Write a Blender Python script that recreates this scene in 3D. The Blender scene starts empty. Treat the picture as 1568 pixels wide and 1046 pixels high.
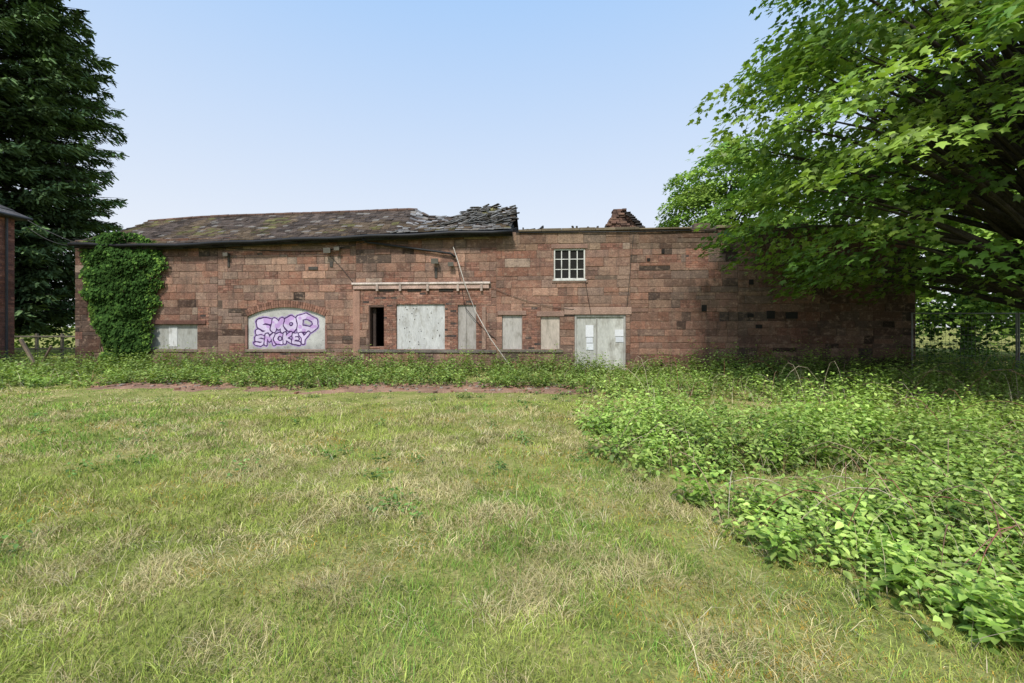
import bpy, math, random
import numpy as np
from mathutils import Vector
rng = np.random.default_rng(11); random.seed(5)
scene = bpy.context.scene
F_PX=697.0; CAMH=1.6; A=math.radians(5.0); D0=17.0
SA,CA=math.sin(A),math.cos(A)

# ---------- measured-from-photo helpers (photo px on the barn's plane -> barn local u,z)
def P(px,py,off=0.0):
    tx=(px-784)/F_PX; tz=(500-py)/F_PX
    t=(off+D0*CA)/(tx*SA+CA)
    return (t*tx*CA-(t-D0)*SA, CAMH+t*tz)
def U(px,off=0.0): return P(px,500,off)[0]
def to_local(x,y):
    dy=y-D0
    return (x*CA-dy*SA, x*SA+dy*CA)

# ---------- noise
def vnoise(x,y,scale,seed):
    G=np.random.default_rng(seed).random((128,128))
    xs=np.asarray(x)/scale+512; ys=np.asarray(y)/scale+512
    xi=np.floor(xs).astype(int); yi=np.floor(ys).astype(int)
    fx=xs-xi; fy=ys-yi; fx=fx*fx*(3-2*fx); fy=fy*fy*(3-2*fy)
    g=lambda a,b:G[a%128,b%128]
    return (g(xi,yi)*(1-fx)+g(xi+1,yi)*fx)*(1-fy)+(g(xi,yi+1)*(1-fx)+g(xi+1,yi+1)*fx)*fy
def fbm(x,y,scale,seed):
    return (vnoise(x,y,scale,seed)*.55+vnoise(x,y,scale/2.1,seed+1)*.28+vnoise(x,y,scale/4.3,seed+2)*.17)
def gh(x,y):
    x=np.asarray(x,float); y=np.asarray(y,float)
    near=np.exp(-((x/40)**2+((y-8)/40)**2))
    return ((fbm(x,y,3.0,50)-.5)*.16+(vnoise(x,y,.7,53)-.5)*.05)*near

# ---------- mesh helpers
def mesh_np(name,V,F,mat,col=None,parent=None,smooth=False):
    V=np.asarray(V,np.float32).reshape(-1,3); F=np.asarray(F,np.int32)
    m,k=F.shape
    me=bpy.data.meshes.new(name)
    me.vertices.add(len(V)); me.vertices.foreach_set('co',V.ravel())
    me.loops.add(m*k); me.loops.foreach_set('vertex_index',F.ravel())
    me.polygons.add(m); me.polygons.foreach_set('loop_start',np.arange(m,dtype=np.int32)*k)
    me.update(calc_edges=True)
    if smooth: me.polygons.foreach_set('use_smooth',np.ones(m,bool))
    if col is not None:
        c=np.ones((len(V),4),np.float32); c[:,:3]=np.asarray(col).reshape(-1,3)
        a=me.color_attributes.new('col','FLOAT_COLOR','POINT'); a.data.foreach_set('color',c.ravel())
    me.materials.append(mat)
    ob=bpy.data.objects.new(name,me); scene.collection.objects.link(ob)
    if parent: ob.parent=parent
    return ob
def empty(name,loc=(0,0,0),rz=0):
    e=bpy.data.objects.new(name,None); e.empty_display_size=.3
    scene.collection.objects.link(e); e.location=loc; e.rotation_euler=(0,0,rz); return e
class MB:
    def __init__(s): s.V=[];s.F=[];s.C=[]
    def add(s,V,F,c=(.5,.5,.5)):
        n=len(s.V); s.V+= [tuple(v) for v in V]; s.F+=[tuple(i+n for i in f) for f in F]
        s.C+=[tuple(c)]*len(V)
    def box(s,x0,x1,y0,y1,z0,z1,c=(.5,.5,.5)):
        V=[(x0,y0,z0),(x1,y0,z0),(x1,y1,z0),(x0,y1,z0),(x0,y0,z1),(x1,y0,z1),(x1,y1,z1),(x0,y1,z1)]
        s.add(V,[(0,3,2,1),(4,5,6,7),(0,1,5,4),(1,2,6,5),(2,3,7,6),(3,0,4,7)],c)
    def beam(s,p,q,w,h,c=(.5,.5,.5)):
        p=Vector(p);q=Vector(q);d=(q-p).normalized()
        up=Vector((0,0,1)) if abs(d.z)<.95 else Vector((0,1,0))
        x=d.cross(up).normalized()*w/2; z=x.cross(d).normalized()*h/2
        V=[p-x-z,p+x-z,p+x+z,p-x+z,q-x-z,q+x-z,q+x+z,q-x+z]
        s.add(V,[(0,1,2,3),(7,6,5,4),(0,4,5,1),(1,5,6,2),(2,6,7,3),(3,7,4,0)],c)
    def tube(s,pts,r,sides=6,c=(.5,.5,.5)):
        pts=[Vector(p) for p in pts]; n=len(pts)
        if not hasattr(r,'__len__'): r=[r]*n
        V=[];F=[]
        for i,p in enumerate(pts):
            d=(pts[min(i+1,n-1)]-pts[max(i-1,0)]).normalized()
            up=Vector((0,0,1)) if abs(d.z)<.9 else Vector((0,1,0))
            x=d.cross(up).normalized(); y=x.cross(d).normalized()
            for k in range(sides):
                a=2*math.pi*k/sides; V.append(p+(x*math.cos(a)+y*math.sin(a))*r[i])
        for i in range(n-1):
            for k in range(sides):
                k2=(k+1)%sides
                F.append((i*sides+k,i*sides+k2,(i+1)*sides+k2,(i+1)*sides+k))
        F.append(tuple(range(sides))[::-1]); F.append(tuple((n-1)*sides+k for k in range(sides)))
        s.add(V,F,c)
    def obj(s,name,mat,parent=None,bevel=0,smooth=False):
        me=bpy.data.meshes.new(name); me.from_pydata(s.V,[],s.F); me.update()
        a=me.color_attributes.new('col','FLOAT_COLOR','POINT')
        a.data.foreach_set('color',np.array([(*c,1) for c in s.C],np.float32).ravel())
        me.materials.append(mat)
        if smooth:
            for p in me.polygons: p.use_smooth=True
        ob=bpy.data.objects.new(name,me); scene.collection.objects.link(ob)
        if parent: ob.parent=parent
        if bevel:
            b=ob.modifiers.new('bev','BEVEL'); b.width=bevel; b.segments=2; b.limit_method='ANGLE'
        return ob

# ---------- materials
def newmat(name):
    m=bpy.data.materials.new(name); m.use_nodes=True; nt=m.node_tree; nt.nodes.clear()
    return m,nt,nt.nodes.new
def L(nt,a,b): nt.links.new(a,b)
def mat_vc(name,rough=.9,n1=(3,.35),n2=(40,.3),bump=.3,stretch=(1,1,1),base=None,bdist=.01,spec=.3,metal=0,streak=0,dirt=0,mottle=0):
    m,nt,N=newmat(name)
    out=N('ShaderNodeOutputMaterial'); bs=N('ShaderNodeBsdfPrincipled')
    bs.inputs['Roughness'].default_value=rough; bs.inputs['Specular IOR Level'].default_value=spec; bs.inputs['Metallic'].default_value=metal
    tc=N('ShaderNodeTexCoord'); mp=N('ShaderNodeMapping'); mp.inputs['Scale'].default_value=stretch
    L(nt,tc.outputs['Object'],mp.inputs['Vector'])
    if base is None:
        at=N('ShaderNodeAttribute'); at.attribute_name='col'; c=at.outputs['Color']
    else:
        rgb=N('ShaderNodeRGB'); rgb.outputs[0].default_value=(*base,1); c=rgb.outputs[0]
    def layer(scale,vec,lo,hi,amt,color,c):
        m2=N('ShaderNodeMapping'); m2.inputs['Scale'].default_value=vec; L(nt,tc.outputs['Object'],m2.inputs['Vector'])
        no=N('ShaderNodeTexNoise'); no.inputs['Scale'].default_value=scale; no.inputs['Detail'].default_value=5; no.inputs['Roughness'].default_value=.65; L(nt,m2.outputs[0],no.inputs['Vector'])
        mr=N('ShaderNodeMapRange'); mr.inputs['From Min'].default_value=lo; mr.inputs['From Max'].default_value=hi
        mr.inputs['To Min'].default_value=0; mr.inputs['To Max'].default_value=amt
        L(nt,no.outputs['Fac'],mr.inputs['Value'])
        mc=N('ShaderNodeMix'); mc.data_type='RGBA'; mc.inputs[7].default_value=(*color,1)
        L(nt,mr.outputs[0],mc.inputs[0]); L(nt,c,mc.inputs[6]); return mc.outputs[2]
    if streak: c=layer(1,(3.2,3.2,.45),.50,.72,streak,(.07,.058,.05),c)
    if dirt: c=layer(1,(5,5,2.0),.50,.72,dirt,(.20,.18,.14),c)
    if mottle:
        c=layer(4.5,(1,1.3,1.6),.52,.66,mottle,(.36,.25,.18),c)
        c=layer(3.1,(1.2,1,1.7),.53,.68,mottle,(.10,.068,.054),c)
    for sc,am in (n1,n2):
        no=N('ShaderNodeTexNoise'); no.inputs['Scale'].default_value=sc; no.inputs['Detail'].default_value=4; no.inputs['Roughness'].default_value=.65
        L(nt,mp.outputs[0],no.inputs['Vector'])
        mr=N('ShaderNodeMapRange'); mr.inputs['From Min'].default_value=.3; mr.inputs['From Max'].default_value=.7
        mr.inputs['To Min'].default_value=1-am; mr.inputs['To Max'].default_value=1+am
        L(nt,no.outputs['Fac'],mr.inputs['Value'])
        mx=N('ShaderNodeVectorMath'); mx.operation='SCALE'
        L(nt,c,mx.inputs[0]); L(nt,mr.outputs[0],mx.inputs['Scale']); c=mx.outputs[0]
    L(nt,c,bs.inputs['Base Color'])
    if bump:
        bp=N('ShaderNodeBump'); bp.inputs['Strength'].default_value=bump; bp.inputs['Distance'].default_value=bdist
        L(nt,no.outputs['Fac'],bp.inputs['Height']); L(nt,bp.outputs[0],bs.inputs['Normal'])
    L(nt,bs.outputs[0],out.inputs[0]); return m
def mat_leaf(name,trans=.3,gloss=0.0,rough=.45):
    m,nt,N=newmat(name)
    out=N('ShaderNodeOutputMaterial'); bs=N('ShaderNodeBsdfDiffuse')
    at=N('ShaderNodeAttribute'); at.attribute_name='col'
    L(nt,at.outputs['Color'],bs.inputs['Color']); s_=bs.outputs[0]
    if trans:
        tr=N('ShaderNodeBsdfTranslucent'); mx=N('ShaderNodeMixShader')
        sc=N('ShaderNodeVectorMath'); sc.operation='MULTIPLY'; sc.inputs[1].default_value=(1.3,1.35,.7)
        L(nt,at.outputs['Color'],sc.inputs[0]); L(nt,sc.outputs[0],tr.inputs['Color'])
        mx.inputs[0].default_value=trans
        L(nt,s_,mx.inputs[1]); L(nt,tr.outputs[0],mx.inputs[2]); s_=mx.outputs[0]
    if gloss:
        g=N('ShaderNodeBsdfGlossy'); g.inputs['Roughness'].default_value=rough; g.inputs['Color'].default_value=(1,1,1,1)
        mx=N('ShaderNodeMixShader'); mx.inputs[0].default_value=gloss; L(nt,s_,mx.inputs[1]); L(nt,g.outputs[0],mx.inputs[2]); s_=mx.outputs[0]
    L(nt,s_,out.inputs[0]); return m

M_wall=mat_vc('sandstone_wall',.95,(.9,.22),(22,.36),.75,bdist=.016,streak=.6,mottle=.55)
M_stone=mat_vc('sandstone',.95,(1.1,.25),(24,.34),.7,bdist=.014,streak=.4)
M_mortar=mat_vc('mortar',.95,(1.5,.4),(50,.3),.5,base=(.20,.14,.11))
M_paint=mat_vc('weathered_paint',.8,(2.2,.14),(14,.14),.15,stretch=(2.2,2.2,.5),dirt=.75)
M_wood=mat_vc('old_timber',.85,(3,.3),(30,.35),.4,stretch=(1,1,1))
M_slate=mat_vc('slate',.85,(1.3,.4),(22,.4),.5,spec=.2)
M_dark=mat_vc('dark_interior',.95,(2,.2),(20,.2),0,base=(.02,.018,.016))
M_metal=mat_vc('black_metal',.55,(4,.2),(30,.2),.1)
M_galv=mat_vc('weathered_steel',.6,(4,.2),(30,.2),0,metal=.2)
M_leaf=mat_leaf('leaf',.30,.03,.5); M_ivy=mat_leaf('ivy_leaf',.1); M_grass=mat_leaf('grass_blade',0); M_con=mat_leaf('conifer_needles',0)
M_far=mat_leaf('far_foliage',.2)
M_bark=mat_vc('bark',.95,(4,.3),(25,.4),.6)

# ground material
m,nt,N=newmat('meadow_soil'); M_ground=m
o=N('ShaderNodeOutputMaterial'); b=N('ShaderNodeBsdfDiffuse')
tc=N('ShaderNodeTexCoord')
def nz(sc,det=6):
    n=N('ShaderNodeTexNoise'); n.inputs['Scale'].default_value=sc; n.inputs['Detail'].default_value=det; n.inputs['Roughness'].default_value=.7
    L(nt,tc.outputs['Object'],n.inputs['Vector']); return n
r=N('ShaderNodeValToRGB'); cr=r.color_ramp; cr.elements[0].position=.32; cr.elements[0].color=(.15,.18,.05,1); cr.elements[1].position=.7; cr.elements[1].color=(.44,.36,.17,1)
e=cr.elements.new(.47); e.color=(.26,.27,.08,1); e=cr.elements.new(.58); e.color=(.36,.33,.12,1)
n1=nz(1.3,8); L(nt,n1.outputs['Fac'],r.inputs[0])
n2=nz(35,4); mr=N('ShaderNodeMapRange'); mr.inputs[1].default_value=.3; mr.inputs[2].default_value=.7; mr.inputs[3].default_value=.55; mr.inputs[4].default_value=1.35
L(nt,n2.outputs['Fac'],mr.inputs[0]); vm=N('ShaderNodeVectorMath'); vm.operation='SCALE'; L(nt,r.outputs[0],vm.inputs[0]); L(nt,mr.outputs[0],vm.inputs['Scale'])
L(nt,vm.outputs[0],b.inputs['Color']); bp=N('ShaderNodeBump'); bp.inputs['Strength'].default_value=.8; bp.inputs['Distance'].default_value=.03
L(nt,n2.outputs['Fac'],bp.inputs['Height']); L(nt,bp.outputs[0],b.inputs['Normal']); L(nt,b.outputs[0],o.inputs[0])

# ---------- ground sheet
n=261; s=np.linspace(-1,1,n); s=np.sign(s)*(np.abs(s)*25+np.abs(s)**5*775)
X,Y=np.meshgrid(s,s+8,indexing='ij'); Z=gh(X,Y)
V=np.stack([X,Y,Z],-1).reshape(-1,3); I=np.arange(n*n).reshape(n,n)
Fq=np.stack([I[:-1,:-1],I[1:,:-1],I[1:,1:],I[:-1,1:]],-1).reshape(-1,4)
mesh_np('ground',V,Fq,M_ground,smooth=True)

# ---------- masks
def nettle_edge(y):   # left boundary of right-hand nettle bed
    return np.interp(y,[0,2.0,2.8,3.6,4.7,6.5,9.3,11.5,13],[2.6,2.0,1.5,1.25,1.1,1.4,2.1,1.8,-30])
def nettle_mask(x,y):
    e=nettle_edge(y)+(fbm(x,y,1.2,80)-.5)*2.2
    right=np.clip((x-e)/.6,0,1)
    u,ly=to_local(x,y)
    front=np.interp(x,[-22,-15,-11,-8,0,6],[8.5,9.8,11.8,13.4,13.7,12.8])+(fbm(x,y,1.5,85)-.5)*1.6
    strip=np.clip((y-front)/.4,0,1)
    behind=(ly>-.08)&(u>-18.2)&(u<14.2)
    mk=np.maximum(right,strip); mk=np.where(behind,0,mk); return mk
def soil_mask(x,y):
    c=12.1-.03*x
    return np.clip(1.6-np.abs(y-c)/.85,0,1)*np.clip((x+11.5)/1.5,0,1)*np.clip((2.4-x)/1.2,0,1)*np.clip((fbm(x,y,1.0,90)-.38)*7,0,1)
def house_mask(x,y): return (x<-19.8)&(y>9)&(y<18.2)

# ---------- grass
def blades(x,y,h,w,lean,az,col,name):
    N_=len(x); z=gh(x,y)-.01
    dx,dy=np.cos(az),np.sin(az)
    tw=rng.uniform(0,math.pi,N_); wx,wy=np.cos(tw),np.sin(tw)
    V=np.zeros((N_,5,3)); 
    for i,(t,ws) in enumerate([(0,-1),(0,1),(.55,-.75),(.55,.75),(1,0)]):
        d=lean*h*(t**1.8)
        V[:,i,0]=x+dx*d+wx*w*ws/2; V[:,i,1]=y+dy*d+wy*w*ws/2
        V[:,i,2]=z+h*t*np.sqrt(np.clip(1-(lean*t**.8)**2*.55,.05,1))
    F=np.array([[0,1,3],[0,3,2],[2,3,4]])
    F=(F[None]+5*np.arange(N_)[:,None,None]).reshape(-1,3)
    C=np.repeat(col[:,None,:],5,1); C[:,0:2]*=.72
    return mesh_np(name,V,F,M_grass,C)
xs=[];ys=[];ws=[];hs=[]
def sample(n,y0,y1,kx,pad):
    y=rng.uniform(y0,y1,int(n*1.0)); x=rng.uniform(-1,1,len(y))*(kx*y+pad); return x,y
for (n_,y0,y1,wd,hh) in [(85000,1.5,3.2,.0040,.080),(85000,3.2,5.5,.0060,.085),(85000,5.5,9,.009,.09),(65000,9,14.2,.015,.080),(18000,14,26,.03,.16)]:
    x,y=sample(n_,y0,y1,1.18,.8)
    k=(nettle_mask(x,y)<.75)|(rng.random(len(x))<.30)
    k&=rng.random(len(x))>soil_mask(x,y)*.93
    u,ly=to_local(x,y); k&=~((ly>-.1)&(u>-18.2)&(u<14.2)&(ly<7)); k&=~house_mask(x,y)
    x,y=x[k],y[k]; xs.append(x);ys.append(y);ws.append(np.full(len(x),wd));hs.append(np.full(len(x),hh))
x=np.concatenate(xs);y=np.concatenate(ys);w=np.concatenate(ws);h=np.concatenate(hs)
n_=len(x)
straw=fbm(x,y,1.0,20); tuft=fbm(x,y,.32,24); moss=fbm(x,y,.8,28); lush=fbm(x,y,2.0,33)
pst=np.clip((straw-.47)*2.6+(tuft-.5)*3.0+.36+(x+1)*.018,.08,.88)
isd=rng.random(n_)<pst
g1=np.array([.28,.36,.065]);g2=np.array([.47,.53,.13]);g3=np.array([.16,.28,.05])
t=rng.random((n_,1)); col=g1*(1-t)+g2*t
k=rng.random(n_)<np.clip((lush-.48)*4,0,.65); col[k]=g3*(1+.6*t[k])
s1=np.array([.74,.64,.34]); s2=np.array([.46,.37,.17]); col[isd]=(s1*t+s2*(1-t))[isd]
mm=(moss>.60)&(rng.random(n_)<.6); col[mm]=np.array([.60,.37,.07])*(.6+.6*t[mm]); 
col*=rng.uniform(.65,1.22,(n_,1))*(.62+.78*fbm(x,y,.4,37)[:,None])
h=h*rng.uniform(.35,1.3,n_)*(.25+1.55*tuft); h[mm]*=.35
h*=1-.55*np.clip(soil_mask(x,y+1.0)+soil_mask(x,y)+soil_mask(x,y+1.8),0,1)
lean=np.where(isd,rng.uniform(.7,1.6,n_),rng.uniform(.2,1.2,n_))
az=vnoise(x,y,.2,41)*14+rng.normal(0,1.5,n_)
w=w*rng.uniform(.6,1.3,n_)*np.where(isd,.85,1)
blades(x,y,h,w,lean,az,col,'meadow_grass')
# straw tussocks: radiating clumps
nt_=420; cx=rng.uniform(-1,1,nt_); cy=rng.uniform(2.0,10.5,nt_); cx=cx*(1.15*cy+.5)
k=(soil_mask(cx,cy)<.2)&(fbm(cx,cy,1.0,20)+.012*cx>.44); cx,cy=cx[k],cy[k]; nt_=len(cx); m_=34
az=rng.uniform(0,6.28,(nt_,m_)); rr=rng.uniform(0,.07,(nt_,m_))
x=(cx[:,None]+np.cos(az)*rr).ravel(); y=(cy[:,None]+np.sin(az)*rr).ravel(); n_=len(x)
c=np.array([.78,.68,.40])*rng.uniform(.45,1.12,(n_,1)); k=rng.random(n_)<.3; c[k]=np.array([.32,.43,.09])*rng.uniform(.7,1.2,(k.sum(),1))
blades(x,y,rng.uniform(.05,.16,n_),rng.uniform(.003,.005,n_)*(.6+y*.13),rng.uniform(.7,1.7,n_),az.ravel()+rng.normal(0,.4,n_),c,'straw_tussocks')
# long dead stems
n_=5200; x,y=sample(n_,1.8,13,1.15,.5)
nm=nettle_mask(x,y)
k=((fbm(x,y,1.0,60)>.52)&(rng.random(n_)<.4))|((nm>.1)&(rng.random(n_)<.8)); k&=soil_mask(x,y)<.3; x,y,nm=x[k],y[k],nm[k]; n_=len(x)
c=np.array([.68,.58,.38])*rng.uniform(.5,1.2,(n_,1)); br=rng.random(n_)<.35; c[br]=np.array([.26,.15,.09])*rng.uniform(.6,1.3,(br.sum(),1))
blades(x,y,rng.uniform(.08,.26,n_)+.30*(nm>.5),rng.uniform(.002,.004,n_)*(1+y*.12),rng.uniform(.1,1.3,n_),rng.uniform(0,6.28,n_),c,'dry_stalks')

# ---------- leaf scattering
LEAF_V=np.array([[0,0,0],[.30,.28,.05],[.22,.65,.03],[0,1,-.12],[-.22,.65,.03],[-.30,.28,.05]])
LEAF_F=np.array([[0,1,2],[0,2,3],[0,3,4],[0,4,5]])
def palm():
    pts=[(0,0)]
    for a,r in [(-128,.42),(-100,.30),(-62,.60),(-32,.36),(0,.72),(32,.36),(62,.60),(100,.30),(128,.42)]:
        pts.append((math.sin(math.radians(a))*r,.40+math.cos(math.radians(a))*r))
    V=[(p[0],p[1],-.22*(p[0]**2+(p[1]-.4)**2)) for p in pts]+[(0,.4,.03)]
    n=len(pts); return np.array(V),np.array([[n,(i+1)%n,i] for i in range(n)])
PALM_V,PALM_F=palm()
QUAD_V=np.array([[-.5,0,0],[.5,0,0],[.28,1,-.1],[-.28,1,-.1]]); QUAD_F=np.array([[0,1,2],[0,2,3]])
def nrm(a): return a/np.maximum(np.linalg.norm(a,axis=-1,keepdims=True),1e-6)
def inst(TV,TF,pos,d,up,size,wid=1.0):
    d=nrm(d); xx=nrm(np.cross(d,up)); zz=np.cross(xx,d)
    size=np.broadcast_to(size,(len(pos),)); wid=np.broadcast_to(wid,(len(pos),))
    V=pos[:,None,:]+(xx[:,None,:]*(TV[None,:,0:1]*wid[:,None,None])+d[:,None,:]*TV[None,:,1:2]+zz[:,None,:]*TV[None,:,2:3])*size[:,None,None]
    F=(TF[None]+len(TV)*np.arange(len(pos))[:,None,None]).reshape(-1,TF.shape[1])
    return V.reshape(-1,3),F
def leaves_obj(name,TV,TF,pos,d,up,size,col,mat,parent=None,wid=1.0):
    V,F=inst(TV,TF,pos,d,up,size,wid)
    C=np.repeat(col[:,None,:],len(TV),1).reshape(-1,3)
    return mesh_np(name,V,F,mat,C,parent)

# ---------- nettles
def nettles(name,x,y,hgt,leaf,nl,gA,gB,far_dim=False):
    N_=len(x); z0=gh(x,y); P_=[];Dr=[];S=[];C=[]
    lx=rng.normal(0,.16,N_);ly=rng.normal(0,.16,N_); a0=rng.uniform(0,6.28,N_)
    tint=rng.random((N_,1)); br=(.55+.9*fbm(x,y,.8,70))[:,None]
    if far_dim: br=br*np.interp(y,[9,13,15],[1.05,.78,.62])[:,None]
    for i in range(nl):
        f=(i+.6)/nl
        for s_ in (0,1):
            keep=rng.random(N_)<.9
            a=a0+i*math.pi/2+s_*math.pi+rng.normal(0,.4,N_)
            hh=hgt*f**.8
            p=np.stack([x+lx*hh,y+ly*hh,z0+hh],-1)
            el=-.1+.5*f+rng.normal(0,.35,N_)-.25
            d=np.stack([np.cos(a)*np.cos(el),np.sin(a)*np.cos(el),np.sin(el)],-1)
            p=p+d*leaf[:,None]*.25
            sz=leaf*(1.15-.65*max(0,f-.35))*rng.uniform(.65,1.25,N_)
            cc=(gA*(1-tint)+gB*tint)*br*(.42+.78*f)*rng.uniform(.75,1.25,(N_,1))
            P_.append(p[keep]);Dr.append(d[keep]);S.append(sz[keep]);C.append(cc[keep])
    P_=np.concatenate(P_);Dr=np.concatenate(Dr);S=np.concatenate(S);C=np.concatenate(C)
    up=np.tile([0,0,1.],(len(P_),1))+rng.normal(0,.3,(len(P_),3))
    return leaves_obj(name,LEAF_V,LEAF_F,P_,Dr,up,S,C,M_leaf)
X_=[];Y_=[]
for n_,y0,y1 in [(2900,1.6,4),(4500,4,7.5),(5400,7.5,12.5),(7500,12.2,18)]:
    y=rng.uniform(y0,y1,n_); 
    x=rng.uniform(-1,1,n_)*(1.2*y+2)
    if y0<7: x=rng.uniform(.5,1.2*y+2)
    X_.append(x);Y_.append(y)
x=np.concatenate(X_);y=np.concatenate(Y_)
k=(rng.random(len(x))<nettle_mask(x,y))&((fbm(x,y,.9,75)>np.interp(y,[3,9,12],[.42,.40,.26])))&~house_mask(x,y); x,y=x[k],y[k]
hg=np.interp(y,[2,4,8,12,15],[.26,.36,.42,.30,.50])*rng.uniform(.4,1.4,len(x))*(.10+1.8*fbm(x,y,.9,78))
hg*=np.where((x>6)&(y>9),1.4,1)
lf=rng.uniform(.042,.080,len(x))*np.interp(y,[0,6,14],[.95,1.1,1.45])
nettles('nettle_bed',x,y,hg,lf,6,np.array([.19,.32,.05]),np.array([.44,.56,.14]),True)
cx=rng.uniform(-9,6,90); cy=rng.uniform(2.4,11,90)
x=(cx[:,None]+rng.normal(0,.10,(90,7))).ravel(); y=(cy[:,None]+rng.normal(0,.10,(90,7))).ravel()
k=nettle_mask(x,y)<.4; x,y=x[k],y[k]
nettles('lawn_weeds',x,y,rng.uniform(.05,.16,len(x)),rng.uniform(.035,.06,len(x)),3,np.array([.12,.24,.05]),np.array([.24,.40,.09]))
# bramble stems arching through the bed
mb=MB(); k_=0
while k_<110:
    y_=random.uniform(2.4,12); x_=random.uniform(.8,1.15*y_+1)
    if float(nettle_mask(np.array([x_]),np.array([y_]))[0])<.3: continue
    k_+=1; a=random.uniform(0,6.28); ln=random.uniform(.4,1.2); hh=random.uniform(.25,.6)*(1.5 if y_>8 else 1); z0=float(gh(x_,y_))
    c=random.choice([(.22,.12,.08),(.34,.24,.16),(.28,.10,.08),(.48,.40,.28)])
    mb.tube([(x_+math.cos(a)*ln*t,y_+math.sin(a)*ln*t,z0+hh*4*t*(1-t*.78)*.9) for t in (0,.12,.3,.5,.7,.88,1)],[.004,.004,.0035,.003,.003,.002,.001],4,c)
mb.obj('bramble_stems',M_wood)

# ---------- soil strip rubble
mb=MB()
for _ in range(1300):
    x_=random.uniform(-11.5,2.5); y_=random.uniform(10.6,13.4)
    if random.random()<float(soil_mask(np.array([x_]),np.array([y_]))[0]):
        s_=random.uniform(.015,.06); z_=float(gh(x_,y_)); a=random.uniform(0,3.14)
        c=random.choice([(.28,.14,.095),(.20,.12,.085),(.36,.20,.14),(.30,.25,.20)])
        mb.beam((x_-s_*math.cos(a),y_-s_*math.sin(a),z_+.03),(x_+s_*math.cos(a),y_+s_*math.sin(a),z_+.035),s_*1.2,s_*.8,c)
mb.obj('brick_rubble',M_stone,bevel=.008)
gx=np.linspace(-12,2.8,230); gy=np.linspace(10.3,13.8,60)
X,Y=np.meshgrid(gx,gy,indexing='ij'); sm=soil_mask(X,Y); Z=gh(X,Y)-.02+.045*np.clip(sm*2,0,1)
V=np.stack([X,Y,Z],-1).reshape(-1,3); I=np.arange(X.size).reshape(X.shape)
Fq=np.stack([I[:-1,:-1],I[1:,:-1],I[1:,1:],I[:-1,1:]],-1).reshape(-1,4)
C=np.tile([.29,.17,.11],(X.size,1))*(.6+.8*fbm(X,Y,.4,92).reshape(-1,1))
mesh_np('bare_soil_path',V,Fq,mat_vc('red_soil',1,(2,.3),(30,.4),.8,bdist=.03),C,smooth=True)

# =====================================================================  BARN
barn=empty('stone_barn',(0,D0,0),-A)
uL=U(115); uR=U(1402); ZT=5.12; uSplit=U(790)
def R(x0,y0,x1,y1):
    a=P(x0,y1); b_=P(x1,y0); zz=P((x0+x1)/2,y0)[1],P((x0+x1)/2,y1)[1]
    return (a[0],b_[0],zz[1],zz[0])
op_small=R(228,497,302,535); op_arch=R(379,470,498,535)
op_door=R(565,468,588,531); op_b1=R(607,466,681,535); op_b2=R(701,467,729,535)
op_b3=R(769,483,799,535); op_b4=R(828,485,857,535); op_dd=R(880,482,958,566); op_win=R(848,381,896,428)
openings=[op_small,op_arch,op_door,op_b1,op_b2,op_b3,op_b4,op_dd,op_win]
op_dd=(op_dd[0],op_dd[1],0.0,op_dd[3]); openings[7]=op_dd
beam_r=R(540,432,751,443); lint_dd=R(864,470,967,482)
brick_regs=[R(552,443,752,467),R(588,467,607,535),R(681,467,701,535),R(729,467,745,535),R(404,536,466,562),
            R(345,383,520,390),R(800,470,828,535),R(1050,380,1085,410),R(303,470,320,500)]
def sub(rect,hole):
    a0,a1,b0,b1=rect; h0,h1,k0,k1=hole
    if h1<=a0 or h0>=a1 or k1<=b0 or k0>=b1: return [rect]
    out=[]
    if h0>a0: out.append((a0,h0,b0,b1))
    if h1<a1: out.append((h1,a1,b0,b1))
    m0,m1=max(a0,h0),min(a1,h1)
    if k0>b0: out.append((m0,m1,b0,k0))
    if k1<b1: out.append((m0,m1,k1,b1))
    return out
def sub_all(rects,holes):
    for h_ in holes:
        rects=[q for r_ in rects for q in sub(r_,h_)]
    return [q for q in rects if q[1]-q[0]>.03 and q[3]-q[2]>.025]
def stone(mb,q,prot,c,ch=.014,gap=.0035):
    a0,a1,b0,b1=q; a0+=gap;a1-=gap;b0+=gap*.8;b1-=gap*.8
    j=lambda s_:random.uniform(-s_,s_)
    V=[(a0,.04,b0),(a1,.04,b0),(a1,.04,b1),(a0,.04,b1)]
    f=min(ch,(a1-a0)*.2,(b1-b0)*.2)
    V+=[(a0,-prot+f,b0),(a1,-prot+f,b0),(a1,-prot+f,b1),(a0,-prot+f,b1)]
    V+=[(a0+f+j(f*.6),-prot+j(.005),b0+f+j(f*.6)),(a1-f+j(f*.6),-prot+j(.005),b0+f+j(f*.6)),(a1-f+j(f*.6),-prot+j(.005),b1-f+j(f*.6)),(a0+f+j(f*.6),-prot+j(.005),b1-f+j(f*.6))]
    Fc=[(8,9,10,11)]
    for i in range(4):
        k=(i+1)%4; Fc+= [(i,k,4+k,4+i),(4+i,4+k,8+k,8+i)]
    mb.add(V,Fc,c)
pal=[(.27,.148,.104),(.235,.135,.098),(.295,.170,.120),(.25,.160,.118),(.205,.118,.088),(.31,.190,.135),(.265,.135,.092),(.22,.145,.112)]
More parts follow.
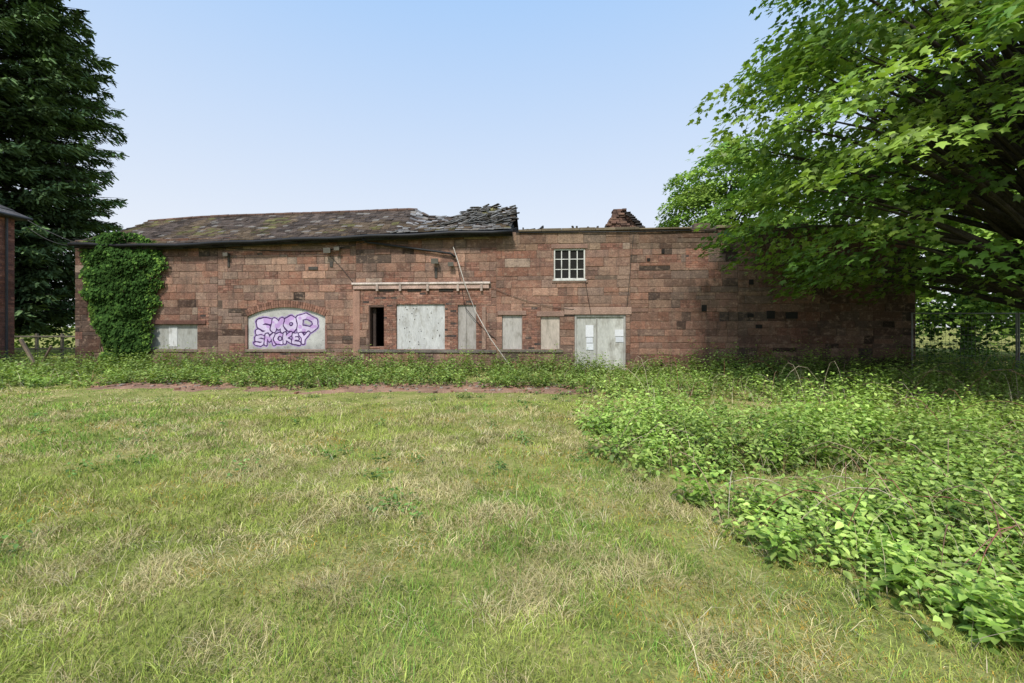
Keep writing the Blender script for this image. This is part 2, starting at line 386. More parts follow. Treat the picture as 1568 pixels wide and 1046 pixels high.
def scol(u_,z_):
    c=np.array(random.choice(pal))*random.uniform(.80,1.16)
    v=float(fbm(u_,z_,2.6,101)); c=c*(.50+1.04*v)
    g_=float(fbm(u_,z_,3.5,120)); c=c*(1-np.array([0,-.10,-.13])*(g_-.5)*3)
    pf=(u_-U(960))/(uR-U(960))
    if pf>0: c=c*(1-.50*min(1,pf))  # darker stone, plus tree shade painted into block colours toward the right end
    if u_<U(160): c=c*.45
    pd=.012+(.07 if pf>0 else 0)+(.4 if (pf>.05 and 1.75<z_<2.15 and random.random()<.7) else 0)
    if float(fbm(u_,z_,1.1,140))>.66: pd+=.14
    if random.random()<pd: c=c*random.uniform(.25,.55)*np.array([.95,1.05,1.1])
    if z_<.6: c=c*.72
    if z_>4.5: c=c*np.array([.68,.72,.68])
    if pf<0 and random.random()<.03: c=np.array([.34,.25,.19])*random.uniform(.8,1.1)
    return c
# courses: several zones along the wall, so courses don't run dead straight for 30 m
zones=[uL,U(330)+.1,U(545),U(760),U(965),U(1130),uR]
mb=MB()
holes=openings+brick_regs+[beam_r,lint_dd]
for zi in range(len(zones)-1):
    Z0,Z1=zones[zi],zones[zi+1]; z=0.0; row=0; rr_=random.Random(100+zi)
    while z<ZT-.02:
        hgt=rr_.choice([.27,.30,.24,.33,.21,.29,.15]); 
        if ZT-(z+hgt)<.14: hgt=ZT-z
        u=Z0; first=True; thin=hgt<.2
        while u<Z1-.01:
            ln=rr_.choice([.32,.45,.55,.65,.8,.95,1.1,.4]); 
            if first and row%2: ln*=.6
            if Z1-(u+ln)<.22: ln=Z1-u
            a0=u; a1=min(u+ln,Z1); first=False
            if random.random()<.05 and a1-a0>.3 and hgt>.2:
                nb=4 if hgt>.29 else 3
                for k in range(nb):
                    ub=a0
                    while ub<a1-.03:
                        bl=min(.22,a1-ub)
                        for q in sub_all([(ub,ub+bl,z+k*hgt/nb,z+(k+1)*hgt/nb)],holes):
                            stone(mb,q,random.uniform(.004,.012),np.array([.28,.14,.10])*random.uniform(.6,1.1)*(1-.45*max(0,(a0-U(960))/(uR-U(960)))),.004,.003)  # fill bricks carry the same painted tree shade toward the right
                        ub+=bl
            elif random.random()<.10 and hgt>.26 and a1-a0>.35:   # two thin stones instead of one
                zz=z+hgt*random.uniform(.4,.6)
                for (q0,q1) in ((z,zz),(zz,z+hgt)):
                    c=scol((a0+a1)/2,q0+.1)
                    for q in sub_all([(a0,a1,q0,q1)],holes): stone(mb,q,random.uniform(.004,.02),c)
            else:
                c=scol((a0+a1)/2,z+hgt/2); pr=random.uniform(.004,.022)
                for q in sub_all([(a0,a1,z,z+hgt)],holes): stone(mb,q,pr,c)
            u+=ln
        z+=hgt; row+=1
for br in brick_regs:
    z=br[2]; r_=0
    while z<br[3]-.01:
        h_=min(.078,br[3]-z); u=br[0]-(.11 if r_%2 else 0)
        while u<br[1]:
            for q in sub_all([(max(u,br[0]),min(u+.222,br[1]),z,z+h_)],openings+[beam_r,lint_dd]):
                v=float(fbm(u,z,.9,160))
                c=np.array(random.choice([(.36,.17,.115),(.30,.145,.10),(.39,.21,.15),(.24,.12,.09),(.33,.17,.12)]))*random.uniform(.75,1.05)*(.6+.7*v)
                if random.random()<.05: c=np.array([.07,.055,.05])
                stone(mb,q,random.uniform(.004,.012),c,.004,.003)
            u+=.222
        z+=h_; r_+=1
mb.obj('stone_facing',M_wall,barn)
def core(mb,u0,u1,z0,z1,y0,y1,holes):
    us=sorted(set([u0,u1]+[v for h_ in holes for v in h_[:2] if u0<v<u1])); zs=sorted(set([z0,z1]+[v for h_ in holes for v in h_[2:] if z0<v<z1]))
    for i in range(len(us)-1):
        for j in range(len(zs)-1):
            cu=(us[i]+us[i+1])/2; cz=(zs[j]+zs[j+1])/2
            if any(h_[0]<cu<h_[1] and h_[2]<cz<h_[3] for h_ in holes): continue
            mb.box(us[i],us[i+1],y0,y1,zs[j],zs[j+1])
mb=MB(); core(mb,uL,uR,-.1,ZT-.01,.006,.45,openings); mb.obj('wall_core',M_mortar,barn)
mb=MB()
for (a,b_,c_,d_,z1) in [(uL,uL+.4,.46,6.2,ZT-.1),(uR-.4,uR,.46,6.2,4.9),(uL,uR,6.2,6.6,4.7),(uSplit-.2,uSplit+.2,.46,6.19,5.0)]:
    mb.box(a,b_,c_,d_,-.1,z1,(.14,.08,.06))
mb.obj('side_and_back_walls',M_stone,barn)
mb=MB(); mb.box(uL+.41,uR-.41,.46,6.19,-.05,.03); mb.obj('interior_floor',M_dark,barn)
mb=MB(); u=uSplit+.1
while u<uR:
    ln=random.uniform(.6,1.1); e_=min(u+ln,uR+.05)
    if random.random()<.88:
        t_=random.uniform(.05,.12); g_=random.uniform(.7,1.2)
        mb.box(u+.004,e_-.004,-.07-random.uniform(0,.03),.50,ZT+.002,ZT+t_,(.19*g_,.15*g_,.10*g_))
    elif random.random()<.5: mb.box(u+.1,e_-.2,-.02,.3,ZT+.002,ZT+.2,(.14,.10,.08))
    u+=ln
mb.obj('coping_stones',M_stone,barn,bevel=.012)
# arch
ac=((op_arch[0]+op_arch[1])/2); hw=(op_arch[1]-op_arch[0])/2; zsp=P(438,484)[1]; rise=op_arch[3]-zsp
Rr=(hw*hw+rise*rise)/(2*rise); zc=op_arch[3]-Rr; th=math.asin(hw/Rr)
mb=MB(); nv=34
for i in range(nv):
    a0=-th+2*th*i/nv+.002; a1=-th+2*th*(i+1)/nv-.002
    for (r0,r1) in ((Rr-.012,Rr+.115),(Rr+.122,Rr+.24)):
        V=[];yf=-.030-random.uniform(0,.006)
        for yy in (yf,.03):
            for (rr,aa) in ((r0,a0),(r0,a1),(r1,a1),(r1,a0)): V.append((ac+rr*math.sin(aa),yy,zc+rr*math.cos(aa)))
        c=np.array([.29,.15,.105])*random.uniform(.6,1.15)
        mb.add(V,[(0,1,2,3),(0,4,5,1),(1,5,6,2),(2,6,7,3),(3,7,4,0)],c)
mb.obj('brick_arch',M_stone,barn)
mb=MB(); 
for i in range(24):
    x0=op_arch[0]+2*hw*i/24; x1=x0+2*hw/24; xm=(x0+x1)/2-ac
    zz=zc+math.sqrt(max(Rr*Rr-xm*xm,0))
    if op_arch[3]-zz>.004: mb.box(x0,x1,-.008,.2,zz,op_arch[3],(.24,.13,.095))
mb.obj('arch_spandrel',M_stone,barn)
# graffiti panel: painted bubble lettering on render
gw,gz=360,200
gx=np.linspace(op_arch[0],op_arch[1],gw); gzv=np.linspace(op_arch[2],op_arch[3],gz)
GX,GZ=np.meshgrid(gx,gzv,indexing='ij')
def seg_d(px_,pz_,a,b_):
    ax,az_=a;bx,bz=b_; dx=bx-ax;dz=bz-az_; t=np.clip(((px_-ax)*dx+(pz_-az_)*dz)/(dx*dx+dz*dz+1e-9),0,1)
    return np.hypot(px_-ax-t*dx,pz_-az_-t*dz)
letters={'S':[[(.95,.85),(.55,1),(.1,.85),(.15,.6),(.8,.42),(.9,.18),(.45,0),(.0,.15)]],
'M':[[(0,0),(.15,.95),(.5,.35),(.85,.95),(1,0)]],
'O':[[(.5,1),(.1,.8),(.0,.4),(.25,.05),(.7,0),(1,.35),(.95,.75),(.5,1)]],
'P':[[(.15,-.05),(.05,.95),(.5,1.05),(.95,.85),(1,.55),(.7,.35),(.3,.42)]],
'E':[[(.95,1),(.1,.95),(.05,.05),(.95,0)],[(.1,.5),(.8,.52)]],
'K':[[(.05,1),(.05,0)],[(.95,1),(.1,.5),(1,0)]],'Y':[[(.05,1),(.45,.5),(.95,1)],[(.45,.5),(.35,0)]]}
word=[('S',389,485,417,517),('M',412,486,437,510),('O',432,483,456,509),('P',451,481,486,522),
      ('S',388,512,407,531),('M',402,509,422,530),('O',418,508,436,529),('K',431,508,449,528),('E',445,509,460,529),('Y',456,508,474,528)]
core_d=np.full(GX.shape,9.); body=np.full(GX.shape,9.)
wx_=(fbm(GX,GZ,.35,180)-.5)*.12; wz_=(fbm(GX,GZ,.35,184)-.5)*.12
for li,(ch,x0,y0,x1,y1) in enumerate(word):
    a=P(x0,y1);b_=P(x1,y0); big=(y1-y0)>22; rad=.125 if big else .078
    dd=np.full(GX.shape,9.)
    for st in letters[ch]:
        pts=[(a[0]+rad+(b_[0]-a[0]-2*rad)*p[0],a[1]+rad+(b_[1]-a[1]-2*rad)*p[1]) for p in st]
        for i in range(len(pts)-1): dd=np.minimum(dd,seg_d(GX+wx_,GZ+wz_,pts[i],pts[i+1]))
    sd=dd-rad; newb=sd<0.020
    core_d=np.where(newb,sd,core_d); body=np.minimum(body,sd)
base=np.array([.52,.51,.475])*(.70+.5*fbm(GX,GZ,.5,170)[...,None])
base*= np.where((vnoise(GX,GZ,.05,171)>.90)[...,None],.6,1)
base*= (1-.5*np.clip((op_arch[2]+.35-GZ)/.35,0,1)*fbm(GX,GZ,.2,172)*1.3)[...,None]
C=base.copy()
halo=(body<.055); C[halo]=np.array([.40,.30,.52])
ins=core_d<.020; C[ins]=np.array([.62,.52,.70])
shade=ins&(vnoise(GX,GZ,.16,173)>.58); C[shade]=np.array([.52,.34,.62])
ol=(np.abs(core_d-.0)<.024); C[ol]=np.array([.06,.025,.10])
V=np.stack([GX,np.full(GX.shape,.05),GZ],-1).reshape(-1,3); I=np.arange(GX.size).reshape(GX.shape)
Fq=np.stack([I[:-1,:-1],I[1:,:-1],I[1:,1:],I[:-1,1:]],-1).reshape(-1,4)
mesh_np('graffiti_panel',V,Fq,mat_vc('painted_render',.85,(1.5,.15),(20,.12),.2),C.reshape(-1,3),barn)

# boards
def board(mb,op,y=.05,c=(.52,.51,.48),inset=.0,splits=()):
    us=[op[0]]+[op[0]+(op[1]-op[0])*s_ for s_ in splits]+[op[1]]
    for i in range(len(us)-1):
        g_=random.uniform(.9,1.05); mb.box(us[i]+.004,us[i+1]-.004,y+random.uniform(0,.008),y+.03,op[2]+.003,op[3]-.003,tuple(v*g_ for v in c))
mb=MB()
board(mb,op_b1,c=(.58,.58,.56)); board(mb,op_b2,c=(.38,.35,.32),splits=(.45,))
board(mb,op_b3,c=(.48,.45,.41)); board(mb,op_b4,c=(.50,.43,.36)); board(mb,op_small,.09,(.36,.36,.33),splits=(.45,))
a=R(256,500,269,531); mb.box(a[0],a[1],.075,.088,a[2],a[3],(.62,.62,.60))
mb.obj('window_boards',M_paint,barn,bevel=.006)
mb=MB(); board(mb,op_dd,.07,(.49,.49,.45),splits=(.43,))
w_=op_dd[1]-op_dd[0]
mb.box(op_dd[0],op_dd[0]+.07,.02,.069,0,op_dd[3]-.004,(.40,.39,.36)); mb.box(op_dd[1]-.07,op_dd[1],.02,.069,0,op_dd[3]-.004,(.40,.39,.36))
mb.box(op_dd[0]+.071,op_dd[1]-.071,.02,.069,op_dd[3]-.08,op_dd[3]-.004,(.42,.41,.37))
mb.box(op_dd[0]+w_*.42,op_dd[0]+w_*.45,.05,.069,0.02,op_dd[3]-.082,(.32,.31,.28))
mb.obj('double_door',M_paint,barn,bevel=.006)
mb=MB()
for (x0,y0,x1,y1,c) in [(897,498,909,516,(.75,.76,.78)),(898,517,908,525,(.68,.70,.74)),(898,526,909,536,(.7,.72,.75)),(942,505,957,515,(.72,.73,.75)),(943,516,957,524,(.62,.64,.68))]:
    a=R(x0,y0,x1,y1); mb.box(a[0],a[1],.055,.066,a[2],a[3],c)
M_paper=mat_vc('paper_notice',.8,(5,.06),(30,.08),0)
mb.obj('door_notices',M_paper,barn)
mb=MB()
for _ in range(34):
    u_=random.uniform(op_b1[0]+.1,op_b1[1]-.1); z_=random.uniform(op_b1[2]+.1,op_b1[3]-.1); s_=random.uniform(.006,.020)
    mb.box(u_-s_,u_+s_,.042,.049,z_-s_,z_+s_,(.12,.11,.10))
mb.obj('board_fixings',M_metal,barn,bevel=.003)
mb=MB()
def prect(x0,y0,x1,y1,c,yo=-.045,yi=.03):
    a=R(x0,y0,x1,y1); mb.box(a[0],a[1],yo,yi,a[2],a[3],c)
prect(864,470.3,967,481.7,(.36,.24,.185),-.04)
prect(541,446,551.5,545,(.38,.22,.16),-.04); prect(738,470,744,535,(.32,.21,.16),-.035)
prect(549,535.5,760,540,(.16,.14,.12),-.06); prect(765,535.5,862,539.5,(.16,.14,.11),-.06); prect(376,535.5,501,539,(.22,.17,.14),-.055)
prect(228,535.5,304,539,(.2,.15,.12),-.05); prect(845,428.4,900,433,(.27,.18,.14),-.05); prect(762,476,806,482.6,(.28,.18,.14),-.036); prect(822,477,864,484.6,(.28,.18,.14),-.036)
prect(844,374,900,380.6,(.28,.17,.13),-.036); prect(376,498,379,534,(.26,.14,.11),-.034); prect(498,498,501,534,(.26,.14,.11),-.034)
mb.obj('stone_dressings',M_stone,barn,bevel=.01)
mb=MB()
prect(540,432.5,751,435.5,(.62,.52,.46),-.12); prect(542,435.7,749,442.5,(.48,.33,.27),-.075)
for xx in (577,612,654,700,736): prect(xx,436,xx+3.5,446,(.46,.36,.30),-.115,-.05)
for (x0,x1) in ((581,604),(624,645),(672,694)): prect(x0,442.6,x1,446.5,(.03,.025,.02),-.03)
prect(234,490.5,316,496.5,(.12,.06,.045),-.05)
mb.obj('timber_lintels',M_wood,barn,bevel=.008)
mb=MB(); 
a=op_door; mb.box(a[0]-.03,a[0]+.04,.0,.3,a[2],a[3]-.005,(.10,.06,.045)); mb.box(a[0]+.041,a[1],.0,.3,a[3]-.06,a[3]-.002,(.10,.06,.045))
mb.beam((a[0]+.14,.25,a[2]),(a[0]+.14,.25,a[3]-.1),.10,.12,(.05,.035,.028)); mb.obj('doorway_frame',M_wood,barn)
# window
mb=MB(); a=op_win; fw=.05
c=(.66,.65,.60)
mb.box(a[0],a[0]+fw,.02,.10,a[2],a[3],c); mb.box(a[1]-fw,a[1],.02,.10,a[2],a[3],c)
mb.box(a[0]+fw,a[1]-fw,.022,.10,a[2],a[2]+fw,c); mb.box(a[0]+fw,a[1]-fw,.022,.10,a[3]-fw,a[3],c)
W=a[1]-a[0];H=a[3]-a[2]
for i in range(1,4): mb.box(a[0]+W*i/4-(.030 if i==2 else .017),a[0]+W*i/4+(.030 if i==2 else .017),.034,.058,a[2]+fw,a[3]-fw,c)
for i in range(1,3): mb.box(a[0]+fw,a[1]-fw,.038,.0575,a[2]+H*i/3-.015,a[2]+H*i/3+.015,c)
mb.box(a[0]-.04,a[1]+.04,-.07,.02,a[2]-.05,a[2]-.002,c)
mb.obj('window_frame',M_paint,barn)
mb=MB(); mb.box(a[0]+.02,a[1]-.02,.06,.066,a[2]+.02,a[3]-.02); mb.obj('window_glass',M_dark,barn)

# ---- roof
EY=-.32; RY=3.1
rp=[(228,340),(320,333),(450,328.5),(560,325),(636,321.5),(656,330),(698,333.5),(714,322),(750,320),(783,318)]
ru=[P(a,b_,RY)[0] for a,b_ in rp]; rz=[P(a,b_,RY)[1] for a,b_ in rp]
uE0=P(108,372,EY)[0]; uH=ru[0]; uEnd=P(786,350,0)[0]
ep=[(108,372),(250,374),(400,367),(560,360),(700,354.5),(786,352)]
eu=[P(a,b_,EY)[0] for a,b_ in ep]; ez=[P(a,b_,EY)[1] for a,b_ in ep]
def roofpt(u_,t,lift=0):
    ze=np.interp(u_,eu,ez); zr=np.interp(u_,ru,rz)
    sag=-.10*math.sin(math.pi*t)*(.5+float(vnoise(u_,0,2.5,200)))+(float(vnoise(u_,t*3,1.1,201))-.5)*.06
    if u_>ru[4]: sag+=(float(vnoise(u_,t*3,.5,205))-.5)*.16*t
    return (u_,EY+(RY-EY)*t,ze+(zr-ze)*t+sag+lift)
mb=MB(); rows=17
for r_ in range(rows+1):
    t0=r_/rows; t1=min(1.0,(r_+1.25)/rows); u=uE0-random.random()*.3; 
    while u<uEnd+.3:
        wd=random.choice([.26,.3,.34,.24]) ; a0=max(u+.006,uE0-.02); a1=u+wd-.006; u+=wd
        if a1<=a0: continue
        um=(a0+a1)/2
        if um<uH and t0>(um-uE0)/(uH-uE0)+.02: continue
        if um>uEnd-.15+.45*(float(vnoise(0,t0*20,1,210))-.6): continue
        broken=um>ru[4]
        if broken and t0>.5 and random.random()<.10: continue
        if t0>=1: continue
        j=.03 if broken else .014
        l0=.045+random.uniform(0,j); skew=random.gauss(0,.02 if broken else .010)
        p0=roofpt(a0,t0,l0);p1=roofpt(a1,t0,l0+skew);p2=roofpt(a1,t1,.012+skew);p3=roofpt(a0,t1,.012)
        q0=(p0[0],p0[1],p0[2]-.04);q1=(p1[0],p1[1],p1[2]-.04)
        v=float(fbm(um,t0*3.4,1.3,215)); g_=random.uniform(.55,1.45)
        c=np.array([.084,.064,.053])*g_
        if v>.5: c=np.array([.105,.076,.050])*g_
        if v>.60 and random.random()<.5: c=np.array([.12,.11,.045])*g_
        if broken and random.random()<.45: c=np.array([.22,.215,.215])*g_
        if random.random()<.06: c=np.array([.20,.18,.16])
        mb.add([p0,p1,p2,p3,q0,q1],[(0,1,2,3),(4,5,1,0),(1,5,2),(0,3,4)],c)
u=uH
while u<ru[4]:
    mb.tube([ (u,RY,np.interp(u,ru,rz)+.02),(u+.43,RY,np.interp(u+.43,ru,rz)+.02+random.uniform(-.015,.015))],.085,8,np.array([.13,.08,.06])*random.uniform(.7,1.2)); u+=.45
for _ in range(170):
    u_=random.uniform(ru[6]-.2,uEnd-.1); t_=random.uniform(.35,1.0); x_,y_,z_=roofpt(u_,t_,.03)
    a_=random.uniform(-.5,.5); s_=random.uniform(.12,.2); dz=random.uniform(-.05,.10)
    mb.beam((x_-s_*math.cos(a_),y_-s_*math.sin(a_),z_+.02),(x_+s_*math.cos(a_),y_+s_*math.sin(a_),z_+.05+dz),.2,.018,np.array(random.choice([(.18,.17,.16),(.09,.08,.07),(.27,.27,.27)])))
mb.obj('roof_slates',M_slate,barn)
mb=MB(); K=60
us=np.linspace(uE0,uEnd-.12,K)
for i in range(K-1):
    for j in range(8):
        def tt(u_,f):
            tm=1 if u_>=uH else (u_-uE0)/(uH-uE0); return roofpt(u_,tm*f,-.03)
        mb.add([tt(us[i],j/8),tt(us[i+1],j/8),tt(us[i+1],(j+1)/8),tt(us[i],(j+1)/8)],[(0,1,2,3)],(.05,.045,.04))
    zr=[np.interp(max(u_,uH),ru,rz) for u_ in (us[i],us[i+1])]
    if us[i]>=uH-.1:
        mb.add([(us[i],RY,zr[0]-.03),(us[i+1],RY,zr[1]-.03),(us[i+1],6.9,4.75),(us[i],6.9,4.75)],[(0,1,2,3)],(.05,.045,.04))
zH=rz[0]-.03
mb.add([(uE0,EY,ez[0]-.03),(uH,RY,zH),(uE0,6.9,4.8)],[(0,1,2)],(.06,.05,.045)); mb.add([(uE0,6.9,4.8),(uH,RY,zH),(uH,6.9,4.75)],[(0,1,2)],(.06,.05,.045))
mb.obj('roof_deck',M_slate,barn)
mb=MB()
for k in range(9):
    u_=uEnd-.2+k*.13; z0=5.2; ln=random.uniform(.3,.9)
    y0=random.uniform(.2,1.5); mb.beam((u_,y0,z0+random.uniform(-.05,.1)),(u_+random.uniform(-.1,.4),y0+ln*1.5,z0+ln*.55+random.uniform(-.1,.1)),.06,.10,(.03,.024,.02))
for k in range(7):
    u_=uEnd+random.uniform(-.3,.9); mb.beam((u_,.25,5.2),(u_+random.uniform(.2,.6),.9,5.25+random.uniform(.0,.2)),.05,.08,(.025,.02,.018))
for px_ in (880,884,897,903,912,921,928):
    u_,z_=P(px_,349,.3); mb.beam((u_,.3,5.15),(u_+random.uniform(-.1,.12),.45,z_+random.uniform(-.05,.12)),.07,.05,(.03,.026,.022))
mb.beam((U(893),.35,5.2),(U(930),.45,5.28),.05,.07,(.04,.03,.025))
mb.obj('broken_rafters',M_wood,barn)
# ragged gable stub
mb=MB()
g=[P(a,b_,3.0) for a,b_ in [(922,352),(936,334),(941,318),(957,315),(959,329),(966,333),(976,343),(981,352)]]
for k in range(18):
    z0=5.0+k*.092; z1=z0+.088
    lo=np.interp(z1,[g[0][1],g[1][1],g[2][1]],[g[0][0],g[1][0],g[2][0]]); hi=np.interp(z1,[g[7][1],g[6][1],g[5][1],g[4][1],g[3][1]],[g[7][0],g[6][0],g[5][0],g[4][0],g[3][0]])
    if z1>g[3][1]+.05: break
    u=lo+random.uniform(-.08,.06); hi+=random.uniform(-.06,.06)
    while u<hi:
        w_=random.uniform(.14,.30); e_=min(u+w_,hi+.04)
        y_=2.9+random.uniform(-.05,.05)
        mb.beam((u,y_+.25,(z0+z1)/2),(e_-.008,y_+.25+random.uniform(-.02,.02),(z0+z1)/2+random.uniform(-.012,.012)),.5,z1-z0-.004,np.array(random.choice([(.26,.15,.11),(.18,.11,.085),(.28,.17,.12)]))*random.uniform(.45,1.1)); u+=w_
mb.box(g[0][0]-.1,g[7][0]+.1,2.95,3.5,0,5.0,(.14,.08,.06))
mb.obj('ruined_gable',M_stone,barn,bevel=.010)
mb=MB()
for k in range(10):
    t_=k/9; a=np.array(g[4])*(1-t_)+np.array(g[7])*t_; mb.beam((a[0],2.7,a[1]+.05+random.uniform(-.03,.05)),(a[0]+.14,3.3,a[1]-.0),.26,.02,np.array([.10,.09,.085])*random.uniform(.7,1.5))
mb.obj('gable_slates',M_slate,barn)
# gutter, pipes, cables, lamps
mb=MB()
pts=[(u_,EY-.07,np.interp(u_,eu,ez)-.07+(.02*math.sin(u_*2.1))) for u_ in np.linspace(uE0,uEnd,24)]
mb.tube(pts,.068,8,(.015,.015,.016))  # black gutter, drawn bolder so its dark line also stands in for eave shadow
pts=[(u_,EY+.06,np.interp(u_,eu,ez)-.12) for u_ in np.linspace(uE0+.1,uEnd,16)]
for i in range(15): mb.beam(pts[i],pts[i+1],.025,.17,(.02,.018,.016))
def wp(px_,py_,off): q=P(px_,py_,off); return (q[0],off,q[1])
mb.tube([wp(555,366,-.3),wp(562,371,-.15),wp(630,380,-.12),wp(690,388,-.12),wp(697,394,-.1)],.040,8,(.02,.02,.022))
mb.tube([wp(790,356,-.06),wp(960,355,-.06),wp(1100,352,-.06)],.02,6,(.03,.03,.03))
mb.obj('gutter_and_pipe',M_metal,barn,smooth=True)
mb=MB()
def cable(a,b_,sag,r=.010,c=(.02,.02,.02),n=14):
    a=Vector(a);b_=Vector(b_); mb.tube([a.lerp(b_,i/n)-Vector((0,0,sag*4*(i/n)*(1-i/n))) for i in range(n+1)],r,5,c)
cable(wp(112,366,-.4),wp(350,380,-.05),.05,.016); cable(wp(350,380,-.05),wp(505,384,-.05),.06,.013)
cable(wp(505,392,-.04),wp(540,432,-.05),-.05,.010,(.06,.05,.045)); cable(wp(700,402,-.04),wp(712,470,-.04),.0,.011)
cable(wp(712,470,-.04),wp(760,520,-.04),.1,.011); cable(wp(505,382,-.04),wp(560,371,-.2),.03,.012)
cable(wp(896,430,-.05),wp(905,481,-.05),.02,.010)
cable(wp(960,470,-.03),wp(970,360,-.04),.0,.009,(.07,.06,.05)); cable(wp(752,440,-.05),wp(880,474,-.05),.15,.008,(.07,.06,.05))
mb.obj('cables',M_metal,barn,smooth=True)
mb=MB()
for px_,py_,s_ in ((505,384,1.4),(519,381,1.1),(668,400,1.4),(692,405,1.1),(350,390,1.0)):
    q=wp(px_,py_,-.02); x_,_,z_=q; s_*=.1
    mb.box(x_-.3*s_,x_+.3*s_,-.12,-.02,z_+.2*s_,z_+.6*s_,(.09,.075,.06))
    V=[(x_-s_,-.12-s_,z_-s_*.9),(x_+s_,-.12-s_,z_-s_*.9),(x_+s_,-.10-s_*1.3,z_+s_*.5),(x_-s_,-.10-s_*1.3,z_+s_*.5),(x_-s_*.5,-.05,z_-s_*.5),(x_+s_*.5,-.05,z_-s_*.5),(x_+s_*.5,-.05,z_+s_*.4),(x_-s_*.5,-.05,z_+s_*.4)]
    mb.add(V,[(0,1,2,3),(7,6,5,4),(0,4,5,1),(1,5,6,2),(2,6,7,3),(3,7,4,0)],(.12,.11,.09))
for px_,py_,w_,h_ in ((480,411,14,5),(508,405,5,8),(668,418,4,16),(351,400,3,18)):
    a=R(px_-w_/2,py_-h_/2,px_+w_/2,py_+h_/2); mb.box(a[0],a[1],-.05,.0,a[2],a[3],(.07,.06,.05))
mb.obj('wall_lamps',M_metal,barn,bevel=.008)
mb=MB()
mb.tube([wp(694,378,-.08),wp(702,402,-.14),wp(712,436,-.26),wp(728,476,-.5),wp(752,520,-.85),(wp(788,570,-1.3)[0],-1.3,.02)],[.020,.019,.018,.017,.016,.015],6,(.50,.46,.40))
mb.obj('leaning_pole',M_wood,barn,smooth=True)
mb=MB()
for px_,py_,w_,h_ in ((1078,472,8,10),(1180,482,12,12),(1149,483,9,5),(1162,500,10,6),(1212,483,18,10),(1015,385,5,7),(1150,432,7,8),(1262,385,6,7),(1240,430,7,6),(993,398,5,5)):
    a=R(px_-w_/2,py_-h_/2,px_+w_/2,py_+h_/2); mb.box(a[0],a[1],-.03,.0,a[2],a[3],(.012,.010,.010))
mb.obj('putlog_holes',M_dark,barn)

# ---------- ivy on barn
iv=empty('ivy',(0,D0,0),-A); n_=11500
py_=rng.uniform(358,572,n_); f=rng.random(n_)
lo=np.interp(py_,[358,372,400,450,500,540,572],[172,135,126,132,146,160,152]); hi=np.interp(py_,[358,370,395,430,470,500,530,572],[222,254,258,252,243,234,228,232])
wob=(vnoise(py_,f*0,14,300)-.5)*18
px_=lo+wob+(hi-lo)*f; edge=np.minimum(f,1-f)
tx=(px_-784)/F_PX; tz=(500-py_)/F_PX; t=(D0*CA)/(tx*SA+CA); uu=t*tx*CA-(t-D0)*SA; zz=CAMH+t*tz
k=(zz>0.02)&(rng.random(n_)<np.clip(edge*14,.35,1)); uu,zz,edge=uu[k],zz[k],edge[k]; n_=len(uu)
dep=-.04-(.06+.42*np.sqrt(np.clip(edge*2,0,1))*fbm(uu,zz,.6,302)*1.6)*rng.uniform(.5,1,n_)
pos=np.stack([uu,dep,zz],-1)
d=np.stack([rng.normal(0,.6,n_),rng.normal(-.35,.3,n_),-np.abs(rng.normal(.8,.4,n_))],-1); up=np.stack([rng.normal(0,.4,n_),-np.ones(n_),rng.uniform(-.2,.8,n_)],-1)
br=rng.uniform(.5,1.2,(n_,1))*(.30+1.15*fbm(uu,zz,.5,303)[:,None]); col=np.array([.050,.105,.026])*br; k=rng.random(n_)<.20; col[k]=np.array([.10,.19,.04])*br[k]
k=(edge<.12)&(rng.random(n_)<.4); col[k]=np.array([.17,.29,.055])*br[k]
leaves_obj('ivy_leaves',PALM_V,PALM_F,pos,d,up,rng.uniform(.08,.14,n_),col,M_ivy,iv)
mb=MB()
for _ in range(16):
    px0=random.uniform(160,222); p=[wp(px0,570,-.04)]; px1=px0
    for q in (530,490,450,410,380): px1+=random.uniform(-14,14); p.append(wp(px1,q,-.05))
    mb.tube(p,[.025,.02,.016,.012,.01,.006],5,(.09,.07,.05))
mb.obj('ivy_stems',M_bark,iv)

